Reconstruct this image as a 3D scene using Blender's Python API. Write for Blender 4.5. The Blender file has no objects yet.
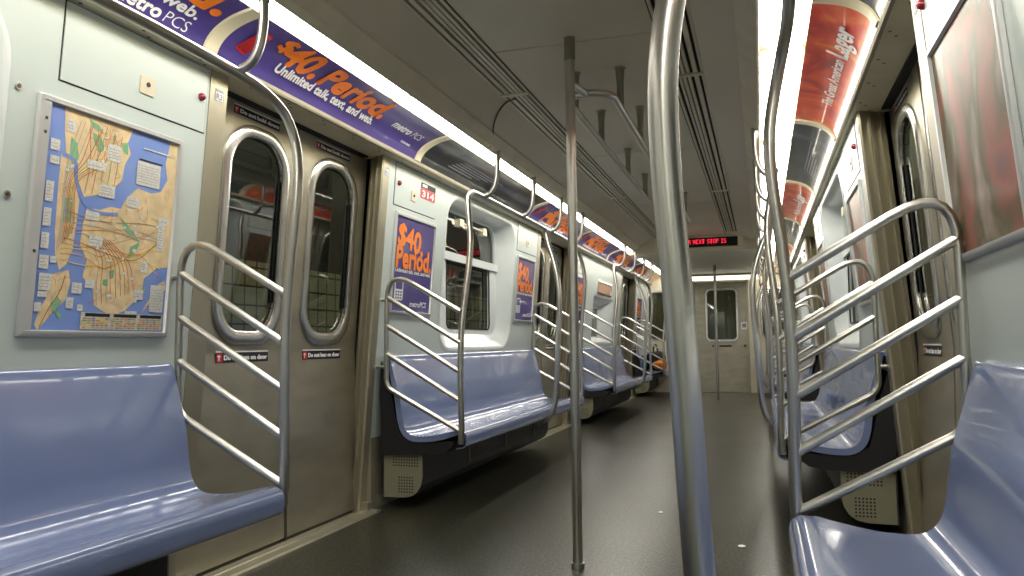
import bpy, bmesh, math, random
from mathutils import Vector, Matrix
from mathutils.geometry import tessellate_polygon
random.seed(7)
S = bpy.context.scene
C = S.collection

# ------------------------------------------------------------------ camera, world, exposure
F_PX, PITCH, YAW, ROLL = 776.5, math.radians(4.086), math.radians(17.738), math.radians(-0.602)
CAM = Vector((0.713, 0.0, 0.879))
Fv = Vector((-math.sin(YAW) * math.cos(PITCH), math.cos(YAW) * math.cos(PITCH), math.sin(PITCH)))
Rv = Vector((math.cos(YAW), math.sin(YAW), 0))
Uv = Rv.cross(Fv)
R2 = Rv * math.cos(ROLL) + Uv * math.sin(ROLL)
U2 = Uv * math.cos(ROLL) - Rv * math.sin(ROLL)
cam = bpy.data.cameras.new('camera')
cam.sensor_width = 36
cam.lens = F_PX / 1024 * 36
cam.clip_start = 0.02
camo = bpy.data.objects.new('camera', cam)
C.objects.link(camo)
M = Matrix((R2, U2, -Fv)).transposed().to_4x4()
M.translation = CAM
camo.matrix_world = M
S.camera = camo
S.view_settings.view_transform = 'Standard'
S.view_settings.look = 'None'
S.view_settings.gamma = 1
S.view_settings.use_curve_mapping = False
S.view_settings.exposure = 0.0
LIGHT = 14.5
w = bpy.data.worlds.new('world')
S.world = w
w.use_nodes = True
w.node_tree.nodes['Background'].inputs[0].default_value = (0.75, 0.8, 0.7, 1)
w.node_tree.nodes['Background'].inputs[1].default_value = 0.3

st = bpy.data.lights.new('tile_fill_light', 'AREA')  # added unseen fill light, brightens the outside tiles behind the left door glass
st.shape = 'RECTANGLE'
st.size = 4
st.size_y = .12
st.energy = 10
st.color = (1, .95, .78)
sto = bpy.data.objects.new('tile_fill_light', st)
C.objects.link(sto)
sto.location = (-1.9, 5.4, 2.9)

sto.rotation_mode = 'QUATERNION'
sto.rotation_quaternion = Vector((-.8, 0, -1)).to_track_quat('-Z', 'Y') 

# ------------------------------------------------------------------ materials
def mat(name, col, rough=.5, metal=0, noise=0, nscale=8, coat=0, emit=None, bump=0, bscale=60, stretch=None, spec=.5, rnoise=0):
    m = bpy.data.materials.new(name)
    m.use_nodes = True
    nt = m.node_tree
    b = nt.nodes['Principled BSDF']
    b.inputs['Base Color'].default_value = (*col, 1)
    b.inputs['Roughness'].default_value = rough
    b.inputs['Metallic'].default_value = metal
    b.inputs['Specular IOR Level'].default_value = spec
    if coat:
        b.inputs['Coat Weight'].default_value = coat
        b.inputs['Coat Roughness'].default_value = .04
    if emit:
        b.inputs['Emission Color'].default_value = (*emit[0], 1)
        b.inputs['Emission Strength'].default_value = emit[1]
    if noise or bump or rnoise:
        tc = nt.nodes.new('ShaderNodeTexCoord')
        mp = nt.nodes.new('ShaderNodeMapping')
        nt.links.new(tc.outputs['Object'], mp.inputs[0])
        if stretch:
            mp.inputs['Scale'].default_value = stretch
        n = nt.nodes.new('ShaderNodeTexNoise')
        n.inputs['Scale'].default_value = nscale
        n.inputs['Detail'].default_value = 4
        nt.links.new(mp.outputs[0], n.inputs[0])
        if noise:
            r = nt.nodes.new('ShaderNodeValToRGB')
            r.color_ramp.elements[0].position = .3
            r.color_ramp.elements[1].position = .7
            r.color_ramp.elements[0].color = (*[c * (1 - noise) for c in col], 1)
            r.color_ramp.elements[1].color = (*[min(1, c * (1 + noise)) for c in col], 1)
            nt.links.new(n.outputs[0], r.inputs[0])
            nt.links.new(r.outputs[0], b.inputs['Base Color'])
        if rnoise:
            mr = nt.nodes.new('ShaderNodeMapRange')
            mr.inputs[3].default_value = max(0, rough - rnoise)
            mr.inputs[4].default_value = rough + rnoise
            nt.links.new(n.outputs[0], mr.inputs[0])
            nt.links.new(mr.outputs[0], b.inputs['Roughness'])
        if bump:
            n2 = nt.nodes.new('ShaderNodeTexNoise')
            n2.inputs['Scale'].default_value = bscale
            nt.links.new(mp.outputs[0], n2.inputs[0])
            bp = nt.nodes.new('ShaderNodeBump')
            bp.inputs['Strength'].default_value = bump
            bp.inputs['Distance'].default_value = .01
            nt.links.new(n2.outputs[0], bp.inputs['Height'])
            nt.links.new(bp.outputs[0], b.inputs['Normal'])
    return m

TUBE = mat('brushed tube steel', (.56, .55, .50), .31, 1, noise=.06, nscale=5)
STEEL = mat('brushed door steel', (.41, .385, .30), .36, .70, noise=.12, nscale=4, stretch=(1, 1, 3), rnoise=.07)
JAMB = mat('door post steel', (.44, .41, .31), .36, .65, noise=.10, nscale=6, stretch=(1, 1, .4))
DULL = mat('dull hanger steel', (.30, .28, .23), .4, .8)
ALU = mat('satin aluminium poster frame', (.60, .61, .60), .38, .35)
FRAME = mat('polished window frame steel', (.70, .70, .68), .26, 1, noise=.05)
WALL = mat('pale grey green wall laminate', (.55, .62, .595), .30, 0, noise=.02, nscale=3, coat=.12)
MOULD = mat('moulded window surround', (.70, .75, .74), .22, 0, noise=.02)
CEIL = mat('warm grey ceiling panel', (.66, .60, .455), .42, 0, noise=.05, nscale=2)
TRIM = mat('cream metal trim', (.72, .66, .48), .42, .0, noise=.07, nscale=7)
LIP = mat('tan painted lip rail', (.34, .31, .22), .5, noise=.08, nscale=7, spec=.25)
BLACK = mat('black rubber', (.008, .008, .009), .6)
DARK = mat('dark grey metal', (.03, .03, .028), .5, .2)
SEAT = mat('glossy blue seat plastic', (.175, .225, .395), .17, 0, noise=.03, nscale=2.5, coat=.5)
CAB = mat('beige heater panel', (.25, .235, .16), .45, .1, noise=.06)
SCREW = mat('screw head', (.12, .11, .09), .4, .8)
WHITE = mat('white print', (.85, .86, .88), .4)
CREAM = mat('cream plastic', (.62, .56, .42), .4)
RED = mat('red print', (.50, .02, .025), .35)
REDLAMP = mat('red indicator lens', (.25, .01, .03), .12, 0, coat=.6)
PURPLE = mat('purple advert print', (.075, .05, .26), .30, 0, noise=.22, nscale=3, coat=.7)
ORANGE = mat('orange advert print', (1.0, .25, .02), .35, coat=.3)
GREYP = mat('grey print', (.30, .31, .36), .4)
LENS = mat('lit fluorescent diffuser', (.9, .9, .9), .4, emit=((1.0, .97, .90), LIGHT))
ENDL = mat('lit end lamp diffuser', (.9, .9, .9), .4, emit=((1.0, .95, .84), 1.6))
LED = mat('red led dots', (.3, 0, 0), .4, emit=((1, .02, .05), 3))
WATER = mat('map water blue', (.20, .32, .72), .45, coat=.8)
LAND = mat('map land tan', (.80, .62, .35), .45, noise=.14, nscale=22, coat=.8)
PARK = mat('map park green', (.22, .50, .26), .45, coat=.8)
MAPTXT = mat('map text block', (.70, .70, .66), .45, noise=.18, nscale=150, coat=.8)
MAPROW = mat('map key rows', (.60, .60, .50), .45, noise=.25, nscale=60, coat=.8)
LN = [mat('map line ' + n, c, .45, coat=.5) for n, c in (('red', (.62, .16, .10)), ('orange', (.80, .35, .06)), ('brown', (.42, .22, .08)), ('grey', (.45, .42, .38)), ('yellow', (.85, .62, .08)), ('green', (.15, .42, .18)), ('violet', (.40, .25, .50)))]

def floor_mat():
    m = mat('speckled dark floor', (.03, .03, .025), .30, 0)
    nt = m.node_tree
    b = nt.nodes['Principled BSDF']
    tc = nt.nodes.new('ShaderNodeTexCoord')
    v = nt.nodes.new('ShaderNodeTexNoise')
    v.inputs['Scale'].default_value = 80
    v.inputs['Detail'].default_value = 2
    n = nt.nodes.new('ShaderNodeTexNoise')
    n.inputs['Scale'].default_value = 1.2
    n.inputs['Detail'].default_value = 1
    for q in (v, n):
        nt.links.new(tc.outputs['Object'], q.inputs[0])
    r = nt.nodes.new('ShaderNodeValToRGB')
    e = r.color_ramp.elements
    e[0].position, e[0].color = .46, (.010, .0105, .007, 1)
    e[1].position, e[1].color = .66, (.095, .092, .062, 1)
    nt.links.new(v.outputs[0], r.inputs[0])
    nt.links.new(r.outputs[0], b.inputs['Base Color'])
    mr = nt.nodes.new('ShaderNodeMapRange')
    mr.inputs[3].default_value = .27
    mr.inputs[4].default_value = .33
    nt.links.new(n.outputs[0], mr.inputs[0])
    nt.links.new(mr.outputs[0], b.inputs['Roughness'])
    return m
FLOOR = floor_mat()

def glass_mat(name, tint, refl=.05):
    m = bpy.data.materials.new(name)
    m.use_nodes = True
    nt = m.node_tree
    nt.nodes.remove(nt.nodes['Principled BSDF'])
    out = nt.nodes['Material Output']
    t = nt.nodes.new('ShaderNodeBsdfTransparent')
    t.inputs[0].default_value = (*tint, 1)
    g = nt.nodes.new('ShaderNodeBsdfGlossy')
    g.inputs['Roughness'].default_value = .02
    fr = nt.nodes.new('ShaderNodeFresnel')
    fr.inputs[0].default_value = 1.5
    ad = nt.nodes.new('ShaderNodeMath')
    ad.operation = 'ADD'
    ad.use_clamp = True
    ad.inputs[1].default_value = refl
    mx = nt.nodes.new('ShaderNodeMixShader')
    nt.links.new(fr.outputs[0], ad.inputs[0])
    ge = nt.nodes.new('ShaderNodeNewGeometry')      # no total internal reflection on the far face of a thin pane
    iv = nt.nodes.new('ShaderNodeMath')
    iv.operation = 'SUBTRACT'
    iv.inputs[0].default_value = 1
    nt.links.new(ge.outputs['Backfacing'], iv.inputs[1])
    mu = nt.nodes.new('ShaderNodeMath')
    mu.operation = 'MULTIPLY'
    nt.links.new(ad.outputs[0], mu.inputs[0])
    nt.links.new(iv.outputs[0], mu.inputs[1])
    nt.links.new(mu.outputs[0], mx.inputs[0])
    nt.links.new(t.outputs[0], mx.inputs[1])
    nt.links.new(g.outputs[0], mx.inputs[2])
    nt.links.new(mx.outputs[0], out.inputs[0])
    return m
GLASS = glass_mat('window glass', (.60, .63, .54), .08)

def tile_mat():
    m = mat('cream station tile', (.6, .57, .4), .6, spec=.2)
    nt = m.node_tree
    b = nt.nodes['Principled BSDF']
    tc = nt.nodes.new('ShaderNodeTexCoord')
    sp = nt.nodes.new('ShaderNodeSeparateXYZ')
    cb = nt.nodes.new('ShaderNodeCombineXYZ')
    br = nt.nodes.new('ShaderNodeTexBrick')
    br.offset = 0
    br.inputs['Scale'].default_value = 1
    br.inputs['Brick Width'].default_value = .15
    br.inputs['Row Height'].default_value = .15
    br.inputs['Mortar Size'].default_value = .008
    br.inputs['Color1'].default_value = (.62, .58, .40, 1)
    br.inputs['Color2'].default_value = (.52, .50, .36, 1)
    br.inputs['Mortar'].default_value = (.03, .03, .025, 1)
    nt.links.new(tc.outputs['Object'], sp.inputs[0])
    nt.links.new(sp.outputs[1], cb.inputs[0])
    nt.links.new(sp.outputs[2], cb.inputs[1])
    nt.links.new(cb.outputs[0], br.inputs[0])
    nt.links.new(br.outputs[0], b.inputs['Base Color'])
    return m
TILE = tile_mat()

def blotch_mat(name, cols, scale, rough=.3, seed=0, dist=1.5, cl_=.7, sp_=.5):
    m = mat(name, cols[0], rough, coat=cl_)
    nt = m.node_tree
    b = nt.nodes['Principled BSDF']
    tc = nt.nodes.new('ShaderNodeTexCoord')
    mp = nt.nodes.new('ShaderNodeMapping')
    mp.inputs['Location'].default_value = (seed, seed * 1.7, seed * .6)
    n = nt.nodes.new('ShaderNodeTexNoise')
    n.inputs['Scale'].default_value = scale
    n.inputs['Detail'].default_value = 3
    n.inputs['Distortion'].default_value = dist
    nt.links.new(tc.outputs['Object'], mp.inputs[0])
    nt.links.new(mp.outputs[0], n.inputs[0])
    r = nt.nodes.new('ShaderNodeValToRGB')
    e = r.color_ramp.elements
    while len(e) < len(cols):
        e.new(.5)
    for i, c in enumerate(cols):
        e[i].position = .3 + .4 * i / (len(cols) - 1)
        e[i].color = (*c, 1)
    b.inputs['Specular IOR Level'].default_value = sp_
    nt.links.new(n.outputs[0], r.inputs[0])
    nt.links.new(r.outputs[0], b.inputs['Base Color'])
    return m
LAGER = blotch_mat('red beer advert print', [(.30, .015, .01), (.62, .035, .02), (.80, .12, .04), (.95, .38, .08)], 3.0)
NIGHT = blotch_mat('dark blue advert print', [(.01, .015, .025), (.03, .05, .08), (.10, .15, .19)], 2.0)
SMOKE = blotch_mat('black advert print', [(.01, .01, .012), (.02, .022, .025), (.10, .105, .10)], 2.2, dist=.6)
BEERP = blotch_mat('warm photographic poster print', [(.07, .08, .14), (.34, .10, .07), (.11, .10, .05), (.40, .30, .26), (.62, .12, .02)], 3.0, seed=3, dist=.5, cl_=.0, sp_=.12)

# ------------------------------------------------------------------ mesh helpers
def thing(name, label, cat, loc, group=None, kind=None):
    o = bpy.data.objects.new(name, None)
    o.empty_display_size = .1
    C.objects.link(o)
    o.location = loc
    if kind:
        o['kind'] = kind
    if label:
        o['label'] = label
    if cat:
        o['category'] = cat
    if group:
        o['group'] = group
    return o

def wloc(o):
    v = Vector((0, 0, 0))
    while o is not None:
        v += o.location
        o = o.parent
    return v

def obj(name, bm, mats, parent=None, smooth=True, label=None, kind=None, bevel=0, angle=40, normals=True):
    if bevel:
        ed = [e for e in bm.edges if e.is_manifold and e.calc_face_angle(0) > .6]
        bmesh.ops.bevel(bm, geom=ed, offset=bevel, segments=2, profile=.5, affect='EDGES')
    if normals:
        bmesh.ops.recalc_face_normals(bm, faces=bm.faces)
    org = wloc(parent) if parent else Vector((0, 0, 0))
    if org.length:
        bmesh.ops.translate(bm, verts=bm.verts, vec=-org)
    me = bpy.data.meshes.new(name)
    bm.to_mesh(me)
    bm.free()
    for m_ in (mats if isinstance(mats, (list, tuple)) else [mats]):
        me.materials.append(m_)
    if smooth:
        for p in me.polygons:
            p.use_smooth = True
        me.set_sharp_from_angle(angle=math.radians(angle))
    o = bpy.data.objects.new(name, me)
    C.objects.link(o)
    if parent:
        o.parent = parent
    if label:
        o['label'] = label
    if kind:
        o['kind'] = kind
    return o

def tag(o, label, cat, group=None):
    o['label'] = label
    o['category'] = cat
    if group:
        o['group'] = group
    return o

def single(name, bm, mats, label, cat, loc, group=None, **k):
    """a thing that is one mesh: origin moved to loc"""
    loc = Vector(loc)
    bmesh.ops.translate(bm, verts=bm.verts, vec=-loc)
    o = obj(name, bm, mats, None, **k)
    o.location = loc
    return tag(o, label, cat, group)

def box(bm, a, b, mi=0):
    x0, y0, z0 = a
    x1, y1, z1 = b
    v = [bm.verts.new((x, y, z)) for x in (x0, x1) for y in (y0, y1) for z in (z0, z1)]
    fs = [bm.faces.new([v[i] for i in q]) for q in ((0, 1, 3, 2), (4, 6, 7, 5), (0, 4, 5, 1), (2, 3, 7, 6), (0, 2, 6, 4), (1, 5, 7, 3))]
    for f in fs:
        f.material_index = mi
    return fs

def spline(pts, n=6):
    pts = [Vector(p) for p in pts]
    if len(pts) < 3:
        return pts
    P = [pts[0] * 2 - pts[1]] + pts + [pts[-1] * 2 - pts[-2]]
    out = []
    for i in range(1, len(P) - 2):
        p0, p1, p2, p3 = P[i - 1:i + 3]
        for k in range(n):
            t = k / n
            out.append(.5 * ((2 * p1) + (p2 - p0) * t + (2 * p0 - 5 * p1 + 4 * p2 - p3) * t * t + (3 * p1 - p0 - 3 * p2 + p3) * t ** 3))
    out.append(pts[-1])
    return out

def fillet(pts, rad, n=7):
    """polyline with rounded corners"""
    pts = [Vector(p) for p in pts]
    out = [pts[0]]
    for i in range(1, len(pts) - 1):
        a, b, c = pts[i - 1:i + 2]
        r = rad[i - 1] if isinstance(rad, (list, tuple)) else rad
        d1, d2 = (a - b).normalized(), (c - b).normalized()
        r = min(r, (a - b).length * .48, (c - b).length * .48)
        p, q = b + d1 * r, b + d2 * r
        for k in range(n + 1):
            t = k / n
            out.append(p * (1 - t) ** 2 + b * 2 * t * (1 - t) + q * t * t)
    out.append(pts[-1])
    return out

def tube(bm, pts, r, seg=14, closed=False, mi=0):
    pts = [Vector(p) for p in pts]
    n = len(pts)
    tang = []
    for i in range(n):
        if closed:
            d = pts[(i + 1) % n] - pts[i - 1]
        else:
            d = pts[min(i + 1, n - 1)] - pts[max(i - 1, 0)]
        tang.append(d.normalized())
    up = Vector((0, 0, 1)) if abs(tang[0].z) < .9 else Vector((0, 1, 0))
    nrm = (up - tang[0] * up.dot(tang[0])).normalized()
    rings = []
    for i in range(n):
        t = tang[i]
        nrm = (nrm - t * nrm.dot(t)).normalized()
        bn = t.cross(nrm)
        rr = r[i] if isinstance(r, (list, tuple)) else r
        rings.append([bm.verts.new(pts[i] + (nrm * math.cos(a) + bn * math.sin(a)) * rr) for a in [2 * math.pi * k / seg for k in range(seg)]])
    m_ = n if closed else n - 1
    for i in range(m_):
        A, B = rings[i], rings[(i + 1) % n]
        for k in range(seg):
            f = bm.faces.new((A[k], A[(k + 1) % seg], B[(k + 1) % seg], B[k]))
            f.material_index = mi
    if not closed:
        bm.faces.new(rings[0][::-1]).material_index = mi
        bm.faces.new(rings[-1]).material_index = mi

def rrect(u0, v0, u1, v1, r, n=8):
    if not isinstance(r, (list, tuple)):
        r = (r, r, r, r)     # corners: (u0,v0),(u1,v0),(u1,v1),(u0,v1)
    out = []
    for (cx, cy, a0, rr) in ((u0 + r[0], v0 + r[0], 180, r[0]), (u1 - r[1], v0 + r[1], 270, r[1]), (u1 - r[2], v1 - r[2], 0, r[2]), (u0 + r[3], v1 - r[3], 90, r[3])):
        for k in range(n + 1):
            a = math.radians(a0 + 90 * k / n)
            out.append((cx + rr * math.cos(a), cy + rr * math.sin(a)))
    return out

def plate(bm, outer, holes, fn, w0, w1, mi=0):
    """flat panel with holes, outline in (u,v), thickness from w0 to w1 through fn(u,v,w)"""
    loops = [outer] + list(holes)
    flat = [p for l in loops for p in l]
    tris = tessellate_polygon([[Vector((p[0], p[1], 0)) for p in l] for l in loops])
    A = [bm.verts.new(fn(p[0], p[1], w0)) for p in flat]
    B = [bm.verts.new(fn(p[0], p[1], w1)) for p in flat]
    for t in tris:
        if len(set(t)) < 3:
            continue
        for V, q in ((A, t), (B, t[::-1])):
            try:
                bm.faces.new([V[i] for i in q]).material_index = mi
            except ValueError:
                pass
    k = 0
    for l in loops:
        n = len(l)
        for i in range(n):
            a, b = k + i, k + (i + 1) % n
            try:
                bm.faces.new((A[a], A[b], B[b], B[a])).material_index = mi
            except ValueError:
                pass
        k += n

def loft(bm, loops, mi=0):
    """loops: lists of 3d points, same count, closed"""
    R = [[bm.verts.new(p) for p in l] for l in loops]
    for A, B in zip(R, R[1:]):
        n = len(A)
        for i in range(n):
            bm.faces.new((A[i], A[(i + 1) % n], B[(i + 1) % n], B[i])).material_index = mi

def text2d(s, size, bold=0, shear=0, sx=1.0):
    """returns (verts2d, faces, width)"""
    cu = bpy.data.curves.new('lettering', 'FONT')
    cu.body = s
    cu.size = size
    cu.offset = bold
    cu.shear = shear
    cu.resolution_u = 3
    o = bpy.data.objects.new('lettering', cu)
    me = bpy.data.meshes.new_from_object(o)
    vs = [(v.co.x * sx, v.co.y) for v in me.vertices]
    fs = [tuple(p.vertices) for p in me.polygons]
    bpy.data.objects.remove(o)
    bpy.data.curves.remove(cu)
    bpy.data.meshes.remove(me)
    wd = max(v[0] for v in vs) if vs else 0
    return vs, fs, wd

def put_text(bm, s, size, fn, u, v, wd=0.001, bold=0, shear=0, sx=1.0, ang=0, fit=None, mi=0, heavy=0):
    vs, fs, width = text2d(s, size, bold, shear, sx)
    if fit:
        k = fit / width
        vs = [(a * k, b) for a, b in vs]
    ca, sa = math.cos(ang), math.sin(ang)
    offs = [(0, 0)] + ([(heavy * math.cos(q * math.pi / 4), heavy * math.sin(q * math.pi / 4)) for q in range(8)] if heavy else [])
    for n_, (ox, oy) in enumerate(offs):
        V = [bm.verts.new(fn(u + a * ca - b * sa + ox, v + a * sa + b * ca + oy, wd + n_ * .00006)) for a, b in vs]
        for f in fs:
            if len(set(f)) > 2:
                try:
                    bm.faces.new([V[i] for i in f]).material_index = mi
                except ValueError:
                    pass

def quad(bm, fn, u0, v0, u1, v1, w_=.001, mi=0, nu=1, nv=1):
    g = [[bm.verts.new(fn(u0 + (u1 - u0) * i / nu, v0 + (v1 - v0) * j / nv, w_)) for j in range(nv + 1)] for i in range(nu + 1)]
    for i in range(nu):
        for j in range(nv):
            bm.faces.new((g[i][j], g[i + 1][j], g[i + 1][j + 1], g[i][j + 1])).material_index = mi

def poly(bm, fn, pts, w_, mi=0):
    V = [bm.verts.new(fn(a, b, w_)) for a, b in pts]
    for t in tessellate_polygon([[Vector((a, b, 0)) for a, b in pts]]):
        try:
            bm.faces.new([V[i] for i in t]).material_index = mi
        except ValueError:
            pass

# ------------------------------------------------------------------ layout (metres; x across, y along the car, z up)
PER = 4.42
Y0, Y1 = -3.2, 13.9
DOORC = [3.115 - PER, 3.115, 3.115 + PER, 3.115 + 2 * PER]           # door centres
Z1 = [(c - .785, c + .664) for c in DOORC]                          # door bays
def WX(z):
    return 1.236 - .08 * (z - 1.3)
def DX(z):
    return 1.376 + .03 * z if z < .85 else 1.4015 - .07 * (z - .85)
OFF = .035                                                        # the right side stands a little closer to the aisle
def WXs(s, z):
    return WX(z) - (OFF if s > 0 else 0)
def DXs(s, z):
    return DX(z) - (OFF if s > 0 else 0)
def wallf(s):
    return lambda u, v, w_: Vector((s * (WXs(s, v) - w_), u, v))      # w grows into the car
def doorf(s):
    return lambda u, v, w_: Vector((s * (DXs(s, v) - w_), u, v))
def side(s):
    return 'left' if s < 0 else 'right'
NTH = ['rear', 'first', 'second', 'third']
# solid walls between door bays: index 0 = by the camera, 1, 2, 3 = towards the far end
SPANS = [(Z1[0][1], Z1[1][0]), (Z1[1][1], Z1[2][0]), (Z1[2][1], Z1[3][0]), (Z1[3][1], Y1)]
BENCH = [(-.62, 2.195), (3.825, 6.64), (3.83 + PER, 6.64 + PER), (3.83 + 2 * PER, 13.86)]
WHERE = ['nearest the camera', 'before the second doors', 'before the third doors', 'by the end wall']

# ------------------------------------------------------------------ floor, ceiling, outside
bm = bmesh.new()
box(bm, (-1.42, Y0, -.05), (1.42, Y1 + .02, 0))
obj('floor', bm, FLOOR, kind='structure')

# ceiling cross-section (s = +1 side)
bm = bmesh.new()
def strip(bm, prof, y0, y1, mi=0, seg=1):
    for i in range(len(prof) - 1):
        (xa, za), (xb, zb) = prof[i], prof[i + 1]
        for k in range(seg):
            ya, yb = y0 + (y1 - y0) * k / seg, y0 + (y1 - y0) * (k + 1) / seg
            f = bm.faces.new([bm.verts.new(p) for p in ((xa, ya, za), (xb, ya, zb), (xb, yb, zb), (xa, yb, za))])
            f.material_index = mi
YB = 9.4
def slab(bm, x0, x1, y0, y1, z0, z1, t=.02):
    """sloped slab: z0 at x0, z1 at x1"""
    v = [bm.verts.new(p) for p in ((x0, y0, z0), (x1, y0, z1), (x1, y1, z1), (x0, y1, z0), (x0, y0, z0 + t), (x1, y0, z1 + t), (x1, y1, z1 + t), (x0, y1, z0 + t))]
    for q in ((0, 1, 2, 3), (7, 6, 5, 4), (0, 4, 5, 1), (1, 5, 6, 2), (2, 6, 7, 3), (3, 7, 4, 0)):
        bm.faces.new([v[i] for i in q])
yy = Y0
cuts = [Y0]
c = 3.092 - 1.985 * 3
while c < YB - .3:
    cuts.append(c)
    c += 1.985
cuts.append(YB)
for a, b in zip(cuts, cuts[1:]):
    slab(bm, -.352, .352, a + .004, b - .004, 2.13, 2.13)
for s in (-1, 1):
    slab(bm, s * .495, s * .668, Y0, YB, 2.128, 2.040)
box(bm, (-.95, Y0, 2.20), (.95, Y1, 2.21))
box(bm, (-.345, Y0, 2.151), (.345, YB, 2.154), 1)
obj('ceiling', bm, [CEIL, BLACK], kind='structure', smooth=False)

# lowered ceiling past the bulkhead
bm = bmesh.new()
v = []
prof = [(-.80, 1.935), (-.64, 1.945), (.64, 1.945), (.80, 1.935)]
for (x, z) in prof:
    v.append([bm.verts.new((x, yy_, z + dz)) for yy_, dz in ((YB + .03, 0), (YB + .5, 0), (YB + .9, .095), (Y1, .095))])
for a, b in zip(v, v[1:]):
    for k in range(3):
        bm.faces.new((a[k], b[k], b[k + 1], a[k + 1]))
top = [bm.verts.new((x, YB, z)) for x, z in ((-.72, 2.01), (-.495, 2.13), (.495, 2.13), (.72, 2.01))]
for i in range(3):
    bm.faces.new((v[i][0], v[i + 1][0], top[i + 1], top[i]))
obj('ceiling', bm, CEIL, kind='structure', smooth=False)

# cove: trim edge above lamps, back of lamps, lip rail, underside
for s in (-1, 1):
    bm = bmesh.new()
    prof = [(.655, 2.06), (.658, 2.036), (.680, 2.012), (.700, 1.992), (.730, 1.976), (.738, 1.980), (.740, 2.0), (.742, 2.075), (.915, 2.075), (.915, 2.036)]
    strip(bm, [(s * x, z) for x, z in prof], Y0, Y1)
    obj('trim_1' if s < 0 else 'trim_2', bm, TRIM, kind='structure', smooth=False)
    # lip rail under the adverts and the underside above the wall and doors
    bm = bmesh.new()
    P = [(1.116, 1.922), (1.110, 1.912), (1.109, 1.900), (1.114, 1.892), (1.128, 1.892), (1.134, 1.897), (1.20, 1.899), (1.42, 1.904), (1.42, 1.97), (1.116, 1.97)]
    for a, b in zip(P, P[1:] + P[:1]):
        f = bm.faces.new([bm.verts.new(p) for p in ((s * a[0], Y0, a[1]), (s * b[0], Y0, b[1]), (s * b[0], Y1, b[1]), (s * a[0], Y1, a[1]))])
    y = Y0 + .3
    while y < Y1:
        for X_, dz in ((1.150, 0), (1.176, 0)):
            z = 1.897 + (X_ - 1.134) * .026 - .0008
            vs = [bm.verts.new((s * X_ + .007 * math.cos(a), y + .05 * (X_ > 1.16) + .007 * math.sin(a), z - .0004)) for a in [k * math.pi / 4 for k in range(8)]]
            f = bm.faces.new(vs)
            f.material_index = 1
        y += .27
    bmesh.ops.remove_doubles(bm, verts=bm.verts, dist=.0001)
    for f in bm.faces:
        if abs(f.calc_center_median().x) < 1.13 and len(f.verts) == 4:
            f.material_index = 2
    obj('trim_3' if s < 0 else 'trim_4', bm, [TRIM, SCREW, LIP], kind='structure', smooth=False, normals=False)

# station wall and ballast outside, seen through the glass
for s in (-1, 1):
    bm = bmesh.new()
    box(bm, (s * 3.1, Y0 - 3, -.6), (s * 3.2, Y1 + 4, 1.55))
    o = obj('tiled_station_wall', bm, TILE, smooth=False, kind='structure')
    bm = bmesh.new()
    box(bm, (s * 3.1, Y0 - 3, 1.55), (s * 3.25, Y1 + 4, 3.4))
    obj('dark_tunnel_wall', bm, DARK, smooth=False, kind='structure')

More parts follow.
